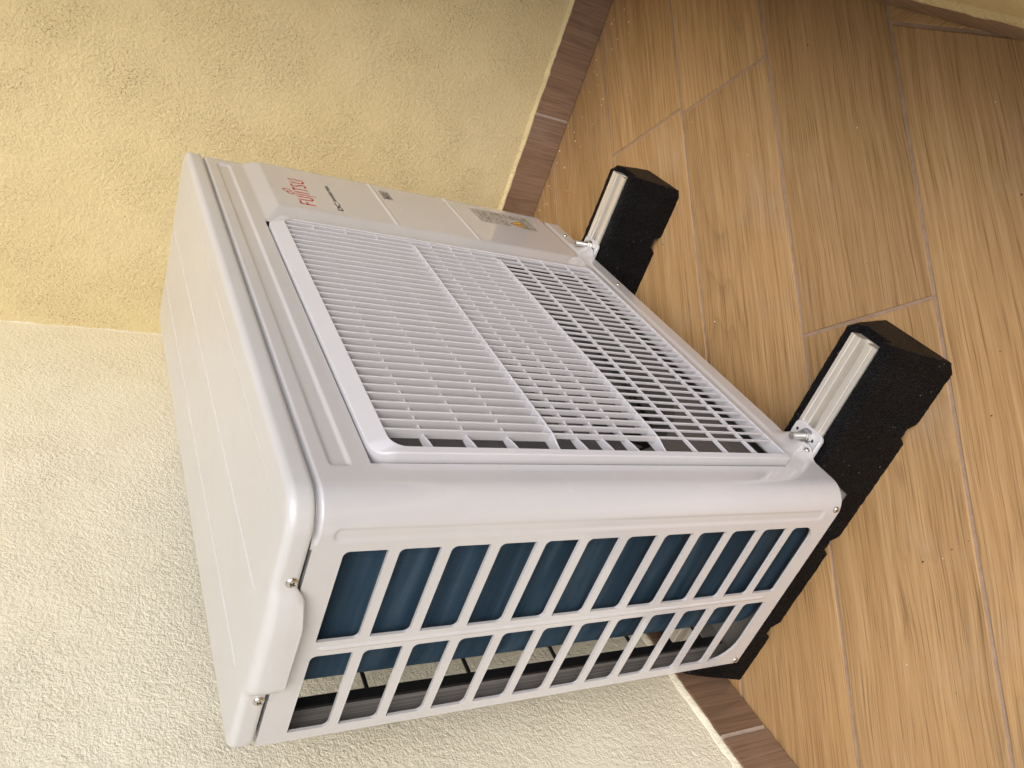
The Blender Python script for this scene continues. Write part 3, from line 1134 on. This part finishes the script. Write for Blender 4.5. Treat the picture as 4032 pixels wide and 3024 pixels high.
S = []
# F
S += [([(0.6235, B), (0.6235, T)], wS), ([(0.6235, T - 0.0008), (0.6335, T - 0.0008)], wS), ([(0.6335, T), (0.6337, T - 0.003)], 0.0012),
      ([(0.6235, 0.5060), (0.6310, 0.5060)], wS), ([(0.6310, 0.5078), (0.6310, 0.5042)], 0.0014)]
# U
S += [([(0.6400, T), (0.6400, 0.4995)] + arc(0.6455, 0.4995, 0.0055, 0.0050, 180, 360, 12)[1:] + [(0.6510, T)], wS)]
# J
S += [([(0.6592, T), (0.6592, 0.4945)] + arc(0.6560, 0.4935, 0.0032, 0.0080, 0, -80, 8)[1:], (wS, 0.0008))]
# I
S += [([(0.6680, B), (0.6680, T)], wS)]
# T
S += [([(0.6735, T - 0.0008), (0.6865, T - 0.0008)], wS), ([(0.6800, B), (0.6800, T)], wS)]
# S
S += [([(0.6985, 0.5130), (0.6972, 0.5155), (0.6945, 0.5163), (0.6915, 0.5150), (0.6902, 0.5120), (0.6912, 0.5088), (0.6945, 0.5057), (0.6978, 0.5025),
        (0.6990, 0.4990), (0.6975, 0.4958), (0.6942, 0.4946), (0.6908, 0.4955), (0.6892, 0.4985)], wS)]
# U
S += [([(0.7062, T), (0.7062, 0.4995)] + arc(0.7125, 0.4995, 0.0063, 0.0050, 180, 360, 12)[1:] + [(0.7188, T)], wS)]
# loop mark over the J and I
S += [(arc(0.6598, 0.5235, 0.0040, 0.0050, 330, 40, 12)[::-1] + arc(0.6685, 0.5275, 0.0044, 0.0054, 225, -100, 16), 0.0020)]
ulink('logo', stroke_mesh('logo', S, PY - 0.00030), M['red_print'])

def text_mesh(txt, x, z, size, sx, y, shear=0.0):
    cu = bpy.data.curves.new('txt', 'FONT')
    cu.body = txt
    cu.size = size
    cu.shear = shear
    cu.offset = size * 0.03
    ob = bpy.data.objects.new('txt', cu)
    COL.objects.link(ob)
    bpy.context.view_layer.update()
    me = bpy.data.meshes.new_from_object(ob.evaluated_get(bpy.context.evaluated_depsgraph_get()))
    bpy.data.objects.remove(ob)
    for vv in me.vertices:
        vv.co = (x + vv.co.x * sx, y, z + vv.co.y)
    me.materials.clear()
    return me
def fit_text(name, txt, x0, x1, z, size, y, mat, shear=0.0):
    me = text_mesh(txt, 0, 0, size, 1.0, 0, shear)
    lo, hi = min(v.co.x for v in me.vertices), max(v.co.x for v in me.vertices)
    s = (x1 - x0) / (hi - lo)
    for vv in me.vertices:
        vv.co = (x0 + (vv.co.x - lo) * s, y, z + vv.co.z)
    me.name = name
    return ulink(name, me, mat)
fit_text('printed_text', 'DC', 0.6225, 0.6505, 0.4545, 0.0108, PY - 0.0003, M['black_print'])
fit_text('printed_text', 'INVERTER', 0.6560, 0.7190, 0.4560, 0.0072, PY - 0.0003, M['black_print'])
# refrigerant mark
rx0, rx1, rz0, rz1 = 0.7120, 0.7445, 0.3605, 0.3757
bz = 0.0014
ring_o, ring_i = rrect(rx0, rx1, rz0 - 0.0105, rz1 - 0.0105, 0.001, 3), rrect(rx0 + bz, rx1 - bz, rz0 - 0.0105 + bz, rz1 - 0.0105 - bz, 0.0006, 3)
v, f = loft([[(u, PY - 0.0003, w) for u, w in ring_o], [(u, PY - 0.0003, w) for u, w in ring_i]], True)
ulink('label_border', pydata('label_border', v, f), M['black_print'])
fit_text('printed_text', 'R32', rx0 + 0.004, rx1 - 0.004, rz0 - 0.0105 + 0.0032, 0.0125, PY - 0.0003, M['black_print'])
# warning label
lx0, lx1, lz0, lz1 = 0.6925, 0.7520, 0.0800, 0.1980
film = rrect(lx0, lx1, lz0, lz1, 0.001, 2)
ulink('warning_label', pydata('warning_label', [(u, PY - 0.00015, w) for u, w in film], [tuple(range(len(film)))]), M['sticker'])
S = []
rnd = random.Random(11)
z = lz1 - 0.005
while z > lz0 + 0.004:
    if 0.103 < z < 0.137:
        x = 0.7290
    else:
        x = lx0 + 0.003
    while x < lx1 - 0.004:
        w = rnd.uniform(0.002, 0.007)
        if rnd.random() < 0.80:
            S.append(([(x, z), (min(x + w, lx1 - 0.002), z)], rnd.choice((0.0013, 0.0017, 0.0021))))
        x += w + rnd.uniform(0.0010, 0.0022)
    z -= rnd.choice((0.0030, 0.0034, 0.0040, 0.0062))
ulink('label_text', stroke_mesh('label_text', S, PY - 0.00032), M['grey_print'])
tri = [(0.6945, 0.1065), (0.7262, 0.1065), (0.7100, 0.1345)]
ulink('warning_triangle', pydata('warning_triangle', [(u, PY - 0.00040, w) for u, w in tri], [(0, 1, 2)]), M['black_print'])
cx, cz = 0.7103, 0.1158
tri2 = [(cx + (u - cx) * 0.80, cz + (w - cz) * 0.80) for u, w in tri]
ulink('warning_triangle', pydata('warning_triangle', [(u, PY - 0.00058, w) for u, w in tri2], [(0, 1, 2)]), M['warn_yellow'])
ulink('warning_symbol', stroke_mesh('warning_symbol', [([(0.7055, 0.1100), (0.7092, 0.1150), (0.7082, 0.1205), (0.7110, 0.1240)], 0.0020),
      ([(0.7090, 0.1105), (0.7130, 0.1118), (0.7155, 0.1105)], 0.0018), ([(0.7090, 0.1165), (0.7128, 0.1180)], 0.0016)], PY - 0.00074), M['black_print'])

# ------------------------------------------------------------------ screws, feet, bolts
def screw_mesh(r=0.0052, dome=0.0026):
    bm = bmesh.new()
    prof = [(r, 0.0), (r * 0.98, dome * 0.35), (r * 0.82, dome * 0.72), (r * 0.55, dome * 0.94), (r * 0.32, dome)]
    n = 20
    vs_ = [[bm.verts.new((-hh, rr * math.cos(2 * PI * i / n), rr * math.sin(2 * PI * i / n))) for i in range(n)] for rr, hh in prof]
    for a, b in zip(vs_, vs_[1:]):
        for i in range(n):
            bm.faces.new((a[i], a[(i + 1) % n], b[(i + 1) % n], b[i]))
    cen = bm.verts.new((-dome * 0.45, 0, 0))
    for i in range(n):
        bm.faces.new((vs_[-1][i], vs_[-1][(i + 1) % n], cen))
    return bm_mesh('screw', bm, True)
scr = screw_mesh()
cross = pydata('cross_slot', [(-0.00272, a, b) for a, b in ((-0.0025, -0.0006), (0.0025, -0.0006), (0.0025, 0.0006), (-0.0025, 0.0006), (-0.0006, -0.0025), (0.0006, -0.0025), (0.0006, 0.0025), (-0.0006, 0.0025))],
               [(0, 1, 2, 3)])
cross2 = pydata('cross_slot', [(-0.00278, a, b) for a, b in ((-0.0006, -0.0025), (0.0006, -0.0025), (0.0006, 0.0025), (-0.0006, 0.0025))], [(0, 1, 2, 3)])
def place_screw(loc, facing, sc=1.0, slot=True):
    o = link('screw', scr, M['screw'], unit)
    o.location = Vector(loc) - UL
    if facing == 'front': o.rotation_euler = (0.0, 0, PI / 2)
    o.scale = (sc, sc, sc)
    if slot:
        for cm in (cross, cross2):
            c = link('cross_slot', cm, M['black_print'], o)
            c.rotation_euler = (0.5, 0, 0)
    return o
place_screw((-0.0017, 0.0770, 0.6372), 'side')
place_screw((-0.0017, 0.2210, 0.6366), 'side')
place_screw((0.0, 0.0225, 0.0085), 'side', 0.8)
place_screw((-0.0001, 0.2838, 0.0075), 'side', 0.8)
place_screw((0.717, -0.0022, 0.0110), 'front', 0.75)
place_screw((0.0755, -0.0080, 0.0060), 'front', 0.75)
place_screw((0.525, -0.0022, 0.0110), 'front', 0.7, False)

def foot(x0, x1, y0, bx, by, tilt):
    plate = bmesh.new()
    zt = -0.0040
    out = rrect(x0, x1, y0, 0.020, (0.007, 0.007, 0.001, 0.001), 5)
    cz = zt
    rings = [[(u, w, -0.0076) for u, w in out], [(u, w, zt - 0.0008) for u, w in out],
             [((u - (x0 + x1) / 2) * 0.985 + (x0 + x1) / 2, w * 0.985, zt) for u, w in out]]
    v, f = loft(rings, True, True, True)
    o = ulink('foot_plate', fix_normals(pydata('foot_plate', v, f)), M['sheet'])
    # raised rolled edge on the left rim
    r2 = []
    for y in (y0 + 0.006, y0 + 0.010, 0.0, 0.012):
        hh = 0.0028 if y > y0 + 0.007 else 0.0006
        r2.append([(x0 + 0.0004 + 0.0042 * i / 6, y, zt - 0.0006 + hh * math.sin(PI * i / 6)) for i in range(7)])
    v, f = loft(r2, False)
    ulink('rolled_edge', pydata('rolled_edge', v, f, True), M['sheet'], o)
    # small holes
    for hx in (x0 + 0.012, x1 - 0.007):
        bm = bmesh.new()
        bmesh.ops.create_circle(bm, cap_ends=True, segments=14, radius=0.0021)
        for vv in bm.verts: vv.co += Vector((hx, by + 0.0005, zt + 0.00015))
        ulink('drain_hole', bm_mesh('drain_hole', bm), M['dark_plastic'], o)
    # bolt with washer nut
    bolt = empty('bolt')
    bolt.parent = unit
    bolt.location = Vector((bx, by, zt)) - UL
    bolt.rotation_euler = tilt
    bm = bmesh.new()
    cyl_bm(bm, 0, 0, -0.003, 0.0330, 0.0044, 20)
    bmesh.ops.bevel(bm, geom=[e for e in bm.edges if abs(e.verts[0].co.z - 0.033) < 1e-5 and abs(e.verts[1].co.z - 0.033) < 1e-5], offset=0.0008, segments=2, affect='EDGES')
    s = link('stud', bm_mesh('stud', bm), M['thread'], bolt)
    smooth_angle(s, 40)
    bm = bmesh.new()
    cyl_bm(bm, 0, 0, 0.0, 0.0018, 0.0098, 24, 0.0092)
    nm = link('washer', bm_mesh('washer', bm), M['zinc'], bolt)
    bm = bmesh.new()
    cyl_bm(bm, 0, 0, 0.0018, 0.0090, 0.0080, 6)
    bmesh.ops.bevel(bm, geom=bm.edges[:], offset=0.0006, segments=2, affect='EDGES')
    nu = link('nut', bm_mesh('nut', bm), M['zinc'], bolt)
    nu.rotation_euler = (0, 0, 0.35)
foot(0.0700, 0.1160, -0.0285, 0.0925, -0.0170, (0.05, -0.10, 0))
foot(0.6330, 0.6780, -0.0250, 0.6580, -0.0125, (0.04, -0.06, 0))

# ------------------------------------------------------------------ crumbs and specks on the floor
rnd = random.Random(21)
def crumbs(name, mat, pts, kindlabel):
    verts, faces = [], []
    for (px, py, r) in pts:
        b = len(verts)
        top = (px + rnd.uniform(-r, r) * 0.3, py + rnd.uniform(-r, r) * 0.3, ZF + 0.0002 + r * 1.1)
        n = 5
        a0 = rnd.uniform(0, 6)
        for i in range(n):
            a = a0 + 2 * PI * i / n
            q = r * rnd.uniform(0.6, 1.2)
            verts.append((px + q * math.cos(a), py + q * math.sin(a), ZF + 0.0002))
        verts.append(top)
        for i in range(n):
            faces.append((b + i, b + (i + 1) % n, b + n))
    o = link(name, pydata(name, verts, faces), mat)
    tag(o, kindlabel, 'debris', kind='stuff')
pts = []
for i in range(46):
    y = rnd.uniform(-0.45, 0.12)
    pts.append((xr - SK - abs(rnd.gauss(0, 0.045)) - 0.004, y, rnd.uniform(0.0007, 0.0021)))
for i in range(16):
    pts.append((rnd.uniform(-0.2, 1.0), rnd.uniform(-0.47, 0.36), rnd.uniform(0.0006, 0.0013)))
crumbs('plaster_crumbs', M['crumb'], pts, 'tiny white plaster crumbs strewn along the skirting')
pts = [(rnd.uniform(-0.3, 0.95), rnd.uniform(-0.48, 0.38), rnd.uniform(0.0006, 0.0015)) for i in range(34)]
crumbs('dirt_specks', M['speck'], pts, 'tiny dark specks of dirt scattered on the wood tiles')
